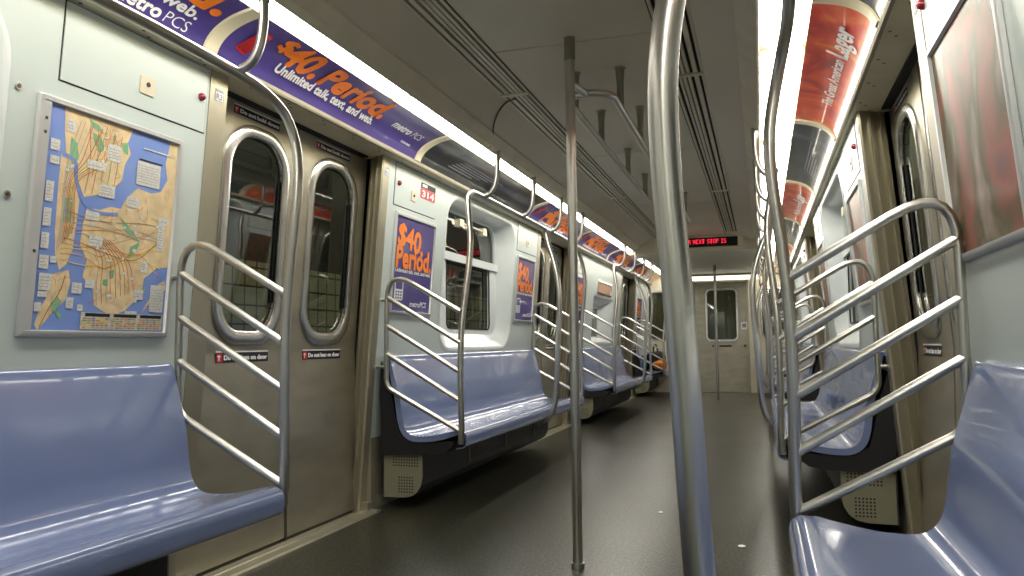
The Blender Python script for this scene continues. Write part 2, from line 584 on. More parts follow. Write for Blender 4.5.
# ------------------------------------------------------------------ side walls
WIN = {0: (.06, 1.53, .85, 1.83, False), 1: (4.62, 6.09, .85, 1.85, False), 2: (9.30, 10.62, .88, 1.46, True)}
def win_for(s, i):
    if i == 2 and s > 0:
        return (4.62 + PER, 6.09 + PER, .85, 1.83, False)
    return WIN.get(i)
wn = 0
for s in (-1, 1):
    fn = wallf(s)
    bm = bmesh.new()
    for i, (a, b) in enumerate(SPANS):
        W_ = win_for(s, i)
        holes = []
        if W_:
            holes = [rrect(W_[0], W_[2], W_[1], W_[3], .04 if W_[4] else .17)]
        plate(bm, [(a, .38), (b, .38), (b, 1.90), (a, 1.90)], holes, fn, 0, -.03)
    # rear stretch behind the camera
    plate(bm, [(Y0, .38), (Z1[0][0], .38), (Z1[0][0], 1.90), (Y0, 1.90)], [], fn, 0, -.03)
    # dark lower wall beneath
    for a, b in SPANS:
        box(bm, (s * 1.30, a, 0), (s * 1.33, b, .38), 1)
    obj('wall_left' if s < 0 else 'wall_right', bm, [WALL, JAMB], kind='structure', smooth=False)
    # windows
    for i in range(3):
        W_ = win_for(s, i)
        if not W_:
            continue
        wn += 1
        y0, y1, z0, z1, small = W_
        t = thing('window_%d' % wn, None, None, (s * 1.3, (y0 + y1) / 2, z0), kind='structure')
        DW = 1.345 - (OFF if s > 0 else 0)
        def gl(u, v, w_, s=s, DW=DW):
            return Vector((s * (DW - w_), u, v))
        if small:
            iy0, iy1, iz0, iz1, rr, r0 = y0 + .10, y1 - .50, z0 + .06, z1 - .12, .02, .04
        else:
            iy0, iy1, iz0, iz1, rr, r0 = y0 + .13, y1 - .13, z0 + .10, z1 - .035, .16, .18
        bm = bmesh.new()
        o0 = rrect(y0, z0, y1, z1, r0)
        o1 = rrect(y0 + .012, z0 + .012, y1 - .012, z1 - .012, r0)
        o2 = rrect(iy0, iz0, iy1, iz1, rr)
        oo = rrect(y0 - .02, z0 - .02, y1 + .02, z1 + .02, r0 + .02)
        loft(bm, [[fn(u, v, .002) for u, v in oo], [fn(u, v, .006) for u, v in o0], [fn(u, v, -.004) for u, v in o1], [gl(u, v, .012) for u, v in o2], [gl(u, v, -.02) for u, v in o2]])
        obj('surround', bm, MOULD, t, angle=50, normals=False)
        zb = iz0 + (iz1 - iz0) * .62
        bm = bmesh.new()
        if small:
            plate(bm, rrect(iy0 - .02, iz0 - .02, iy1 + .02, iz1 + .02, rr), [rrect(iy0 + .02, iz0 + .02, iy1 - .02, iz1 - .02, .01)], gl, -.005, .012)
        else:
            lo = rrect(iy0 - .03, iz0 - .03, iy1 + .03, iz1 + .03, rr)
            hl = rrect(iy0 + .16, iz0 + .035, iy1 - .16, zb - .03, (.05, .05, .005, .005))
            hu = rrect(iy0 + .01, zb + .035, iy1 - .01, iz1 - .012, (.01, .01, .14, .14))
            plate(bm, lo, [hl, hu], gl, -.005, .012)
            plate(bm, rrect(iy0 - .01, zb - .028, iy1 + .01, zb + .028, .004), [], gl, .012, .030)
        obj('window_frame', bm, MOULD, t, smooth=True, angle=30)
        bm = bmesh.new()
        plate(bm, rrect(iy0 - .02, iz0 - .02, iy1 + .02, iz1 + .02, rr), [], gl, -.02, -.014)
        obj('glass', bm, GLASS, t)
        if not small:
            bm = bmesh.new()
            hl2 = rrect(iy0 + .172, iz0 + .047, iy1 - .172, zb - .04, (.04, .04, .004, .004))
            plate(bm, hl, [hl2], gl, .008, .016)
            obj('gasket', bm, BLACK, t)
            bm = bmesh.new()
            yc = (y0 + y1) / 2
            tube(bm, [gl(yc - .26, iz1 - .075, .04), gl(yc + .26, iz1 - .075, .04)], .009)
            for q in (-.28, .20):
                ffs = []
                a = gl(yc + q, iz1 - .105, .012)
                b = gl(yc + q + .08, iz1 - .05, .055)
                box(bm, (min(a.x, b.x), a.y, a.z), (max(a.x, b.x), b.y, b.z))
            obj('latch', bm, TRIM, t, smooth=False)

# ------------------------------------------------------------------ door bays
def sticker(parent, fn, u0, v0, wd, ht, textstr, flip, icon=True):
    bm = bmesh.new()
    sg = -1 if flip else 1
    def g(u, v, w_):
        return fn(u0 + sg * u, v0 + v, w_)
    quad(bm, g, 0, 0, wd, ht, .0062, 0)
    quad(bm, g, .004, .003, ht * .95, ht - .003, .0066, 1)
    quad(bm, g, ht * .38, .008, ht * .52, ht - .010, .0070, 2)
    quad(bm, g, ht * .22, ht * .55, ht * .70, ht * .68, .0070, 2)
    put_text(bm, textstr, ht * .62, g, ht * 1.15, ht * .28, .0070, bold=.0016, fit=wd - ht * 1.3, mi=2)
    quad(bm, g, 0, ht, wd, ht + .006, .0066, 2)
    return obj('warning_sticker', bm, [BLACK, RED, WHITE], parent, smooth=False, normals=False)

dn = 0
for s in (-1, 1):
    fd = doorf(s)
    for di, c in enumerate(DOORC):
        a, b = Z1[di]
        dn += 1
        t = thing('door_%d' % dn, None, None, (s * 1.35, c, 0), kind='structure')
        if di == 0 and s > 0:
            pass
        # posts
        for sg in (-1, 1):
            bm = bmesh.new()
            near = sg < 0
            if near:
                pr = [(0, c - .785), (0, c - .690), (.012, c - .682), (.17, c - .680), (.17, c - .785)]
            else:
                pr = [(0, c + .664), (0, c + .598), (.010, c + .591), (.045, c + .617), (.050, c + .607), (.062, c + .616), (.063, c + .630), (.095, c + .654), (.100, c + .644), (.110, c + .652), (.112, c + .660), (.17, c + .690), (.17, c + .664)]
            lo = [Vector((s * (WXs(s, .0) - .01 + d), y, 0)) for d, y in pr]
            mi_ = [Vector((s * (WXs(s, .82) + .0 - .004 + d), y, .82)) for d, y in pr]
            hi = [Vector((s * (WXs(s, 1.9) - .004 + d), y, 1.9)) for d, y in pr]
            loft(bm, [lo, mi_, hi])
            # pressed ridges up the post
            yr = (c - .772) if near else (c + .645)
            if near:
                pass
            obj('door_post', bm, JAMB, t, smooth=False)
            # number label on the post
            if di > 0:
                bm = bmesh.new()
                yc = (c - .735) if near else (c + .632)
                sgn = 1 if s < 0 else -1
                ff = lambda u, v, w_, s=s, yc=yc, sgn=sgn: Vector((s * (WXs(s, v) - .004 - w_), yc + sgn * u, v))
                quad(bm, ff, -.024, 1.793, .024, 1.838, .001, 0)
                quad(bm, ff, -.020, 1.796, .020, 1.826, .0016, 1)
                num = ('R' if s < 0 else 'L') + str(4 - di if near else 4 - di)
                put_text(bm, num, .030, ff, -.019, 1.800, .0022, heavy=.0018, fit=.034, mi=0)
                obj('door_number_plate', bm, [GREYP, WHITE], t, smooth=False, normals=False)
        # black pocket behind
        bm = bmesh.new()
        plate(bm, [(c - .785, .0), (c - .66, .0), (c - .66, 1.9), (c - .785, 1.9)], [], fd, -.035, -.05)
        plate(bm, [(c + .66, .0), (c + .70, .0), (c + .70, 1.9), (c + .66, 1.9)], [], fd, -.035, -.05)
        plate(bm, [(c - .012, .0), (c + .012, .0), (c + .012, .85), (c + .012, 1.9), (c - .012, 1.9), (c - .012, .85)], [], fd, -.012, -.03)
        plate(bm, [(c - .69, .005), (c - .675, .005), (c - .675, .85), (c - .675, 1.90), (c - .69, 1.90), (c - .69, .85)], [], fd, .004, -.02)
        plate(bm, [(c + .664, .005), (c + .70, .005), (c + .70, .85), (c + .70, 1.90), (c + .664, 1.90), (c + .664, .85)], [], fd, .024, -.02)
        obj('rubber_seal', bm, BLACK, t, smooth=False)
        # leaves
        for k, (l0, l1, w0, w1) in enumerate(((c - .68, c - .018, c - .520, c - .055), (c + .006, c + .665, c + .105, c + .575))):
            bm = bmesh.new()
            outer = [(l0, .012), (l1, .012), (l1, .45), (l1, .85), (l1, 1.898), (l0, 1.898), (l0, .85), (l0, .45)]
            hole = rrect(w0 + .054, .943, w1 - .054, 1.772, (.13, .13, .15, .15))
            plate(bm, outer, [hole], fd, .004, -.03)
            leaf = obj('door_leaf', bm, STEEL, t, smooth=False)
            bm = bmesh.new()
            r1 = rrect(w0, .882, w1, 1.820, (.17, .17, .19, .19), 12)
            r2 = rrect(w0 + .010, .892, w1 - .010, 1.810, (.16, .16, .18, .18), 12)
            r3 = rrect(w0 + .046, .935, w1 - .046, 1.780, (.14, .14, .16, .16), 12)
            r4 = rrect(w0 + .054, .943, w1 - .054, 1.772, (.13, .13, .15, .15), 12)
            loft(bm, [[fd(u, v, d) for u, v in r] for r, d in ((r1, .003), (r1, .010), (r2, .016), (r3, .016), (r4, .010), (r4, -.028))])
            obj('window_frame', bm, FRAME, leaf, angle=50, normals=False)
            bm = bmesh.new()
            plate(bm, rrect(w0 + .053, .942, w1 - .053, 1.773, (.13, .13, .15, .15), 12), [], fd, -.010, -.016)
            obj('window_glass', bm, GLASS, leaf, smooth=False)
            bm = bmesh.new()
            r5 = rrect(w0 + .060, .949, w1 - .060, 1.766, (.12, .12, .14, .14), 12)
            loft(bm, [[fd(u, v, d) for u, v in r] for r, d in ((r4, -.004), (r5, -.004), (r5, -.011))])
            obj('gasket', bm, BLACK, leaf, angle=50, normals=False)
            if s < 0:
                sticker(leaf, fd, w0 + .045, .812, .35, .042, 'Do not lean on door', False)
                sticker(leaf, fd, w0 + .045, 1.842, .32, .034, 'Do not hold doors', False)
            else:
                sticker(leaf, fd, w1 - .045, .812, .35, .042, 'Do not lean on door', True)
                sticker(leaf, fd, w1 - .045, 1.842, .32, .034, 'Do not hold doors', True)
        # header slot above the leaves
        bm = bmesh.new()
        hx_ = OFF if s > 0 else 0
        box(bm, (s * (1.285 - hx_), c - .66, 1.894), (s * (1.322 - hx_), c + .60, 1.90))
        obj('header_slot', bm, BLACK, t, smooth=False)
        # threshold
        bm = bmesh.new()
        P = [(1.235, .0005), (1.240, .009), (1.262, .009), (1.266, .005), (1.30, .005), (1.304, .009), (1.345, .009), (1.36, .001)]
        for p, q in zip(P, P[1:]):
            bm.faces.new([bm.verts.new(x) for x in ((s * p[0], c - .74, p[1]), (s * q[0], c - .74, q[1]), (s * q[0], c + .66, q[1]), (s * p[0], c + .66, p[1]))])
        obj('threshold', bm, JAMB, t, smooth=False)
        # toe brackets at post foot
        for e0, e1 in ((c - .78, c - .70), (c + .60, c + .66)):
            bm = bmesh.new()
            x0, x1 = sorted((s * 1.285, s * 1.34))
            box(bm, (x0, e0, 0), (x1, e1, .05))
            x0, x1 = sorted((s * 1.235, s * 1.30))
            box(bm, (x0, e0 + .01, 0), (x1, e1 - .01, .012))
            obj('post_foot', bm, JAMB, t, smooth=False, bevel=.004)

# ------------------------------------------------------------------ end walls
fe = lambda u, v, w_: Vector((u, Y1 - w_, v))
bm = bmesh.new()
dh = [(-.40, 0), (.50, 0), (.50, 1.90), (-.40, 1.90)]
plate(bm, [(-1.30, -.0), (-.40, 0), (-.40, 1.90), (.50, 1.90), (.50, 0), (1.30, 0), (1.30, 2.15), (-1.30, 2.15)],
      [rrect(-1.18, .92, -.72, 1.76, .12), rrect(.74, .92, 1.12, 1.76, .12)], fe, 0, -.04)
obj('wall_far', bm, TRIM, kind='structure', smooth=False)
for k, (u0, u1) in enumerate(((-1.18, -.72), (.74, 1.12))):
    wn += 1
    t = thing('window_%d' % wn, None, None, ((u0 + u1) / 2, Y1, .9), kind='structure')
    bm = bmesh.new()
    loft(bm, [[fe(u, v, d) for u, v in rrect(u0 - i_, .92 - i_, u1 + i_, 1.76 + i_, .12 + i_)] for i_, d in ((.03, .001), (.025, .012), (0, .012), (0, -.03))])
    obj('window_frame', bm, FRAME, t, normals=False)
    bm = bmesh.new()
    plate(bm, rrect(u0, .92, u1, 1.76, .12), [], fe, -.01, -.015)
    obj('glass', bm, GLASS, t)
dn += 1
t = thing('door_%d' % dn, None, None, (.05, Y1, 0), kind='structure')
bm = bmesh.new()
plate(bm, [(-.385, .01), (.485, .01), (.485, 1.885), (-.385, 1.885)], [rrect(-.17, .91, .31, 1.76, .06)], fe, -.015, -.04)
leaf = obj('door_leaf', bm, STEEL, t, smooth=False)
bm = bmesh.new()
loft(bm, [[fe(u, v, d) for u, v in rrect(-.17 - i_, .91 - i_, .31 + i_, 1.76 + i_, .06 + i_)] for i_, d in ((.04, -.014), (.034, .004), (0, .004), (0, -.035))])
obj('window_frame', bm, FRAME, leaf, normals=False)
bm = bmesh.new()
plate(bm, rrect(-.17, .91, .31, 1.76, .06), [], fe, -.025, -.03)
obj('window_glass', bm, GLASS, leaf)
bm = bmesh.new()
tube(bm, [fe(.02, .80, .0), fe(.22, .80, .0)], .012)
box(bm, (-.10, Y1 - .02, .785), (-.07, Y1 + .016, .815))
tube(bm, [fe(.44, .80, -.02), fe(.44, .80, .02)], .02)
obj('door_handle', bm, DARK, leaf)
bm = bmesh.new()
quad(bm, fe, .385, 1.08, .485, 1.20, -.0135, 0)
quad(bm, fe, .40, 1.11, .47, 1.18, -.013, 1)
quad(bm, fe, .425, 1.125, .445, 1.165, -.0125, 2)
obj('notice_sticker', bm, [WHITE, GREYP, RED], leaf, smooth=False, normals=False)
bm = bmesh.new()
box(bm, (-.42, Y1 - .012, 0), (-.39, Y1, 1.93))
box(bm, (.49, Y1 - .012, 0), (.52, Y1, 1.93))
box(bm, (-.42, Y1 - .012, 1.895), (.52, Y1, 1.93))
obj('door_frame', bm, JAMB, t, smooth=False)
bm = bmesh.new()
box(bm, (-1.4, Y1 + .35, -.5), (1.4, Y1 + .4, 2.3))
obj('wall_next_car', bm, JAMB, kind='structure', smooth=False)
bm = bmesh.new()
box(bm, (-1.4, Y0 - .04, 0), (1.4, Y0, 2.17))
obj('wall_rear', bm, WALL, kind='structure', smooth=False)
# end lamp
t = thing('end_lamp', 'long white lit lamp across the end wall above the end door', 'lamp', (.05, Y1 - .06, 1.92))
bm = bmesh.new()
box(bm, (-.62, Y1 - .10, 2.005), (.72, Y1 - .001, 2.025))
obj('lamp_housing', bm, TRIM, t, smooth=False)
bm = bmesh.new()
tube(bm, [(-.60, Y1 - .045, 1.975), (.70, Y1 - .045, 1.975)], .040)
obj('diffuser', bm, ENDL, t)

# ------------------------------------------------------------------ benches
PROF = [(1.248, .812), (1.232, .819), (1.217, .810), (1.190, .715), (1.163, .62), (1.149, .54), (1.140, .475), (1.120, .420), (1.078, .390), (1.0, .388), (.93, .398), (.86, .413), (.81, .424), (.782, .418), (.768, .400), (.765, .37), (.772, .345), (.795, .332), (.825, .328)]
PS = spline([(x, 0, z) for x, z in PROF], 4)
def seat_mesh(s, y0, y1):
    bm = bmesh.new()
    L = y1 - y0
    nb = max(2, round(L / .47))
    n = max(24, int(L / .035))
    # outline normals
    nr = []
    for i in range(len(PS)):
        d = PS[min(i + 1, len(PS) - 1)] - PS[max(i - 1, 0)]
        d.normalize()
        nr.append(Vector((d.z, 0, -d.x)))
    rows, backs = [], []
    cum = [0]
    for a, b in zip(PS, PS[1:]):
        cum.append(cum[-1] + (b - a).length)
    tot = cum[-1]
    for j in range(n + 1):
        q = j / n
        y = y0 + L * q
        e = min(y - y0, y1 - y)
        rim = math.exp(-(e / .04) ** 2) * .004
        buck = .5 - .5 * math.cos(2 * math.pi * nb * q)
        row, back = [], []
        for i, p in enumerate(PS):
            t_ = cum[i] / tot
            amt = math.sin(math.pi * min(1, max(0, (t_ - .05) / .72))) * .0015 * (buck - .3)
            sit = nr[i]                       # outwards from the shell, towards the sitter
            fade = 1 if t_ < .80 else 0
            co = p + sit * (rim - amt) * fade
            th = .026 * min(1, .35 + t_ * 3) if t_ < .72 else .026 * max(.3, 1 - (t_ - .72) * 3.2)
            bo = p - sit * th
            row.append(bm.verts.new((s * co.x, y, co.z)))
            back.append(bm.verts.new((s * bo.x, y, bo.z)))
        rows.append(row)
        backs.append(back)
    for A, B in zip(rows, rows[1:]):
        for i in range(len(A) - 1):
            bm.faces.new((A[i], A[i + 1], B[i + 1], B[i]))
    for A, B in zip(backs, backs[1:]):
        for i in range(len(A) - 1):
            bm.faces.new((A[i], B[i], B[i + 1], A[i + 1]))
    for A, B in ((rows[0], backs[0]), (rows[-1], backs[-1])):
        for i in range(len(A) - 1):
            bm.faces.new((A[i], A[i + 1], B[i + 1], B[i]))
    for k in (0, -1):
        for A, B, C_, D_ in zip(rows, rows[1:], backs, backs[1:]):
            bm.faces.new((A[k], B[k], D_[k], C_[k]))
    return bm

def make_bench(s, i):
    y0, y1 = BENCH[i]
    lab = 'glossy blue plastic bench along the %s wall, %s' % (side(s), WHERE[i])
    yc = y1 - (.17 if i < 3 else 0)
    t = thing('bench', lab, 'bench', (s * 1.0, (y0 + y1) / 2, 0), 'blue benches along both walls')
    obj('seat_shell', seat_mesh(s, y0, y1), SEAT, t, angle=60)
    # black backing under and behind the shell
    bm = bmesh.new()
    pr = [(1.255, .77), (1.235, .70), (1.203, .60), (1.184, .50), (1.158, .40), (1.09, .358), (.93, .362), (.85, .37), (.845, .365), (.855, .338), (.90, .306), (.96, .292), (1.262, .285), (1.275, .62), (1.270, .79)]
    A = [bm.verts.new((s * x, y0 + .008, z)) for x, z in pr]
    B = [bm.verts.new((s * x, (yc if i < 3 else y1 - .008), z)) for x, z in pr]
    n = len(pr)
    bm.faces.new(A)
    bm.faces.new(B)
    for k in range(n):
        bm.faces.new((A[k], A[(k + 1) % n], B[(k + 1) % n], B[k]))
    obj('backing', bm, BLACK, t, smooth=False)
    # heater cabinet with its perforated end plates
    cp = [(1.035, .285), (1.035, .17), (1.045, .125), (1.065, .092), (1.095, .070), (1.14, .060), (1.27, .058), (1.27, .285)]
    bm = bmesh.new()
    A = [bm.verts.new((s * x, y0 + .04, z)) for x, z in cp]
    B = [bm.verts.new((s * x, yc - .04, z)) for x, z in cp]
    n = len(cp)
    bm.faces.new(A)
    bm.faces.new(B)
    for k in range(n):
        bm.faces.new((A[k], A[(k + 1) % n], B[(k + 1) % n], B[k]))
    k = 1
    while y0 + .72 * k < yc - .2:
        yb = y0 + .72 * k
        x0, x1 = sorted((s * 1.028, s * 1.045))
        box(bm, (x0, yb, .15), (x1, yb + .012, .284), 1)
        k += 1
    cabo = obj('heater_cabinet', bm, [DARK, CAB], t, smooth=False)
    for ye, sg in ((y0 + .04, -1), (yc - .04, 1)):
        bm = bmesh.new()
        ff = lambda u, v, w_, ye=ye, sg=sg: Vector((s * u, ye + sg * w_, v))
        cq = [(1.035, .286), (1.035, .17), (1.045, .125), (1.065, .092), (1.095, .070), (1.14, .060), (1.262, .058), (1.262, .286)]
        plate(bm, cq, [], ff, 0, .006)
        for (u0, u1, v0, v1) in ((1.06, 1.20, .225, .272), (1.09, 1.175, .085, .175)):
            uu = u0
            while uu < u1:
                vv = v0
                while vv < v1:
                    poly(bm, ff, [(uu, vv), (uu + .008, vv), (uu + .008, vv + .008), (uu, vv + .008)], .0066, 1)
                    vv += .0155
                uu += .0155
        obj('vent_panel', bm, [CAB, BLACK], cabo, smooth=False, label='beige perforated end panel')
    return t
for s in (-1, 1):
    for i in range(4):
        make_bench(s, i)

# ------------------------------------------------------------------ end railings, overhead rails, poles
def make_railing(s, y, where):
    t = thing('end_railing', 'sloping steel bars at the %s end of the %s bench, %s' % (where[0], side(s), where[1]), 'railing', (s * .97, y, .45), 'sloping bar railings at the bench ends')
    XP = 1.217 if s < 0 else 1.200
    bm = bmesh.new()
    sl = .24 / .36
    pts = [(.79, 1.055), (1.135, 1.055 + sl * .345), (1.152, 1.10), (1.152, .70), (.785, .453)]
    pp = fillet([(x, 0, z) for x, z in ((.79, 1.050), (XP - .002, 1.292), (XP + .002, .650), (.79, .425))], [.18, .05])
    tube(bm, [(s * p.x, y, p.z) for p in pp], .0135)
    obj('frame_tube', bm, TUBE, t)
    for zo in (.886, .731, .580):
        bm = bmesh.new()
        tube(bm, [(s * .79, y, zo), (s * XP, y, zo + .250)], .0135)
        obj('crossbar', bm, TUBE, t)
    for z in (.76, 1.12):
        bm = bmesh.new()
        tube(bm, [(s * XP, y, z), (s * (WXs(s, z) + .002), y, z)], .009)
        obj('wall_bracket', bm, TUBE, t)

def end_path(s, y, dy):
    """overhead rail end curving down to the bench front; dy = +1 if the rail ends towards +y"""
    o = lambda x, d, z: (s * x, y + dy * d, z)
    if dy > 0:
        return [o(.805, -.60, 1.732), o(.805, -.26, 1.724), o(.803, -.12, 1.708), o(.790, -.02, 1.660), o(.772, .015, 1.58), o(.756, .015, 1.49), o(.750, .005, 1.40), o(.756, 0, 1.29), o(.775, 0, 1.12), o(.787, 0, .95), o(.790, 0, .70), o(.786, 0, .50), o(.787, 0, .42), o(.79, 0, .36)]
    return [o(.805, -.60, 1.732), o(.805, -.32, 1.730), o(.804, -.225, 1.722), o(.798, -.150, 1.685), o(.785, -.115, 1.62), o(.768, -.09, 1.53), o(.755, -.07, 1.43), o(.757, -.05, 1.30), o(.775, -.03, 1.12), o(.787, -.01, .95), o(.790, 0, .70), o(.786, 0, .50), o(.787, 0, .42), o(.79, 0, .36)]

RAILY = [(None, 2.225), (3.80, 6.665), (3.81 + PER, 6.67 + PER), (3.81 + 2 * PER, None)]
for s in (-1, 1):
    for i in range(4):
        ya, yb = RAILY[i]
        if ya is not None:
            make_railing(s, ya, ('near', WHERE[i]))
        if yb is not None:
            make_railing(s, yb, ('far', WHERE[i]))
        t = thing('overhead_handrail', 'curved steel handrail hung above the %s bench, %s' % (side(s), WHERE[i]), 'handrail', (s * .85, ((ya or -.6) + (yb or 13.8)) / 2, 1.8), 'overhead handrails above the benches')
        A = spline(end_path(s, ya, -1), 5)[::-1] if ya is not None else [Vector((s * .805, -2.8, 1.732))]
        B = spline(end_path(s, yb, 1), 5) if yb is not None else [Vector((s * .805, 13.88, 1.732))]
        # split so that the rail is one part and the two end poles are parts
        bm = bmesh.new()
        ra = [p for p in A if p.z > 1.45 or True]
        tube(bm, A + B, .0165)
        obj('rail_tube', bm, TUBE, t)
        y_start = (ya + .46) if ya is not None else (yb - .24 - .76 * 5)
        hang = []
        if i == 0:
            hang = [1.98 - .745 * k for k in range(6)]
        elif i in (1, 2):
            hang = [4.20 + (i - 1) * PER + .75 * k for k in range(4)]
        else:
            hang = [4.20 + 2 * PER + .5 * k for k in range(2)]
        for y in hang:
            bm = bmesh.new()
            pp = spline([(s * .712, y, 1.995), (s * .712, y, 1.91), (s * .714, y, 1.855), (s * .728, y, 1.79), (s * .756, y, 1.748), (s * .792, y, 1.732)], 5)
            tube(bm, pp, [.0145] * len(pp))
            tube(bm, [(s * .712, y, 1.995), (s * .712, y, 1.935)], .018)
            obj('hanger', bm, TUBE, t)

def pole_mid(s, y, X, lab):
    t = thing('bench_pole', lab, 'pole', (s * X, y, .3), 'bowed steel poles at the middle of the benches')
    bm = bmesh.new()
    o = lambda x, d, z: (s * x, y + d, z)
    pp = spline([o(.805, .13, 1.728), o(.79, .12, 1.68), o(.765, .09, 1.60), o(X + .055, .06, 1.50), o(X + .015, .02, 1.37), o(X - .004, .0, 1.24), o(X - .004, 0, 1.10), o(X + .006, 0, .95), o(X + .014, 0, .80), o(X + .024, 0, .60), o(X + .034, 0, .48), o(X + .055, 0, .395), o(X + .09, 0, .345), o(X + .14, 0, .316), o(X + .19, 0, .310)], 6)
    tube(bm, pp, .0195, 18)
    obj('pole_tube', bm, TUBE, t)
    bm = bmesh.new()
    tube(bm, [o(X + .16, 0, .313), o(X + .21, 0, .309)], .028)
    obj('foot_collar', bm, TUBE, t)
pole_mid(1, 1.0, .607, 'thick bowed steel pole close in front of the camera, right of the floor poles')
pole_mid(-1, 1.0, .61, 'bowed steel pole at the middle of the nearest left bench')
for i in (1, 2):
    for s in (-1, 1):
        pole_mid(s, 5.43 + (i - 1) * PER, .67, 'bowed steel pole at the middle of the %s bench, %s' % (side(s), WHERE[i]))

# centre floor-to-ceiling poles and the ceiling loop rail
for y, zt, lab in ((3.04, 2.13, 'straight steel pole from floor to ceiling, nearest one in the middle of the aisle'),
                   (3.04 + PER, 2.13, 'straight steel pole in the middle of the aisle, between the second doors'),
                   (12.15, 2.04, 'thin far steel pole in the aisle in front of the end door')):
    xp = .065 if y > 12 else 0
    t = thing('floor_pole', lab, 'pole', (xp, y, 0), 'straight poles down the middle of the aisle')
    bm = bmesh.new()
    tube(bm, [(xp, y, 0), (xp, y, zt)], .0195, 20)
    obj('pole_tube', bm, TUBE, t)
    bm = bmesh.new()
    tube(bm, [(xp, y, zt - .095), (xp, y, zt)], .0225, 20)
    obj('ceiling_sleeve', bm, DULL, t)
    bm = bmesh.new()
    tube(bm, [(xp, y, 0), (xp, y, .02)], .026, 20)
    obj('floor_collar', bm, TUBE, t)
for (a, b, lab) in ((3.06, 7.05, 'long steel grab rail loop hung from the ceiling beyond the nearest aisle pole'),):
    t = thing('ceiling_grab_rail', lab, 'handrail', (0, (a + b) / 2, 1.95))
    bm = bmesh.new()
    pp = fillet([(-.02, a, 1.93), (-.02, a + .17, 1.93), (.0, a + .17, 1.93)], .01) 
    loop = []
    for (cx, cy, a0) in ((.135 - .13, a + .30, 0), ):
        pass
    hx = .135
    def corner(cx, cy, a0, r=.13, n=8):
        return [(cx + r * math.cos(math.radians(a0 + 90 * k / n)), cy + r * math.sin(math.radians(a0 + 90 * k / n)), 1.945) for k in range(n + 1)]
    r_ = .125
    r_ = .095
    lx = -.068
    loop = corner(hx - r_, b - r_ - .02, 0, r_) + corner(lx + r_, b - r_ - .02, 90, r_) + corner(lx + r_, a + .15 + r_, 180, r_) + corner(hx - r_, a + .15 + r_, 270, r_)
    tube(bm, loop, .0165, 12, closed=True)
    tube(bm, [(0, a - .01, 1.945), (.03, a + .16, 1.945)], .0165)
    obj('loop_tube', bm, TUBE, t)
    for y in ([3.46, 4.08, 4.96, 5.75, 6.60] if a < 5 else [8.0, 8.8]):
        for x in (-.075, .135):
            bm = bmesh.new()
            tube(bm, [(x, y, 1.945), (x, y, 2.06), (x, y, 2.122), (x, y, 2.131)], [.0155, .0165, .021, .030])
            obj('ceiling_hanger', bm, DULL, t)

# ------------------------------------------------------------------ ceiling air diffusers
for s in (-1, 1):
    ys = [Y0, .2, 3.65, 6.6, YB]
    for k, (a, b) in enumerate(zip(ys, ys[1:])):
        if k == 0:
            continue
        t = thing('air_diffuser', 'slotted ceiling air vent strip on the %s, %s' % (side(s), ['', 'from overhead to the nearest aisle pole', 'just beyond the nearest aisle pole', 'farthest one ending at the destination sign'][k]), 'vent', (s * .42, (a + b) / 2, 2.13), 'slotted air vents along the ceiling')
        bm = bmesh.new()
        for x0, x1 in ((.350, .362), (.378, .390), (.397, .413), (.420, .434), (.450, .470), (.484, .497)):
            box(bm, (s * x0, a + .004, 2.124), (s * x1, b - .004, 2.14))
        obj('slat_frame', bm, CEIL, t, smooth=False)
        bm = bmesh.new()
        box(bm, (s * .346, a, 2.165), (s * .50, b, 2.17))
        box(bm, (s * .344, a, 2.128), (s * .350, b, 2.17))
        box(bm, (s * .497, a, 2.131), (s * .502, b, 2.17))
        obj('duct', bm, BLACK, t, smooth=False)
        bm = bmesh.new()
        box(bm, (s * .352, b - .03, 2.116), (s * .496, b - .004, 2.126))
        obj('joint_cover', bm, TRIM, t, smooth=False)

# thin cable across the left ceiling panel
bm = bmesh.new()
tube(bm, spline([(-.44, 3.70, 2.122), (-.50, 3.73, 2.118), (-.56, 3.78, 2.088), (-.62, 3.88, 2.058), (-.67, 4.0, 2.030), (-.715, 4.08, 1.985)], 5), .004, 8)
single('cable', bm, DARK, 'thin dark cable curving over the left ceiling panel to the lamp trim', 'cable', (-.44, 3.70, 2.12))
# ------------------------------------------------------------------ fluorescent lamps
CURVE = []
def cove(t):
    """t 0..1 from lip to lamp, (X,z)"""
    p0, p1, p2 = Vector((1.112, 1.916)), Vector((1.085, 2.012)), Vector((.914, 2.036))
    return p0 * (1 - t) ** 2 + p1 * 2 * t * (1 - t) + p2 * t * t
NC = 24
cl = [cove(k / NC) for k in range(NC + 1)]
cum = [0]
for a, b in zip(cl, cl[1:]):
    cum.append(cum[-1] + (b - a).length)
ARC = cum[-1]
def cove_v(v):
    v = min(max(v, 0), ARC - 1e-6)
    for k in range(NC):
        if cum[k + 1] >= v:
            f = (v - cum[k]) / (cum[k + 1] - cum[k])
            p = cl[k].lerp(cl[k + 1], f)
            d = (cl[k + 1] - cl[k]).normalized()
            return p, Vector((-abs(d.y), -abs(d.x)))      # normal to the inside, downwards
    return cl[-1], Vector((0, -1))
def covef(s):
    def f(u, v, w_):
        p, n = cove_v(v)
        q = p + n.normalized() * w_
        return Vector((s * q.x, u, q.y))
    return f

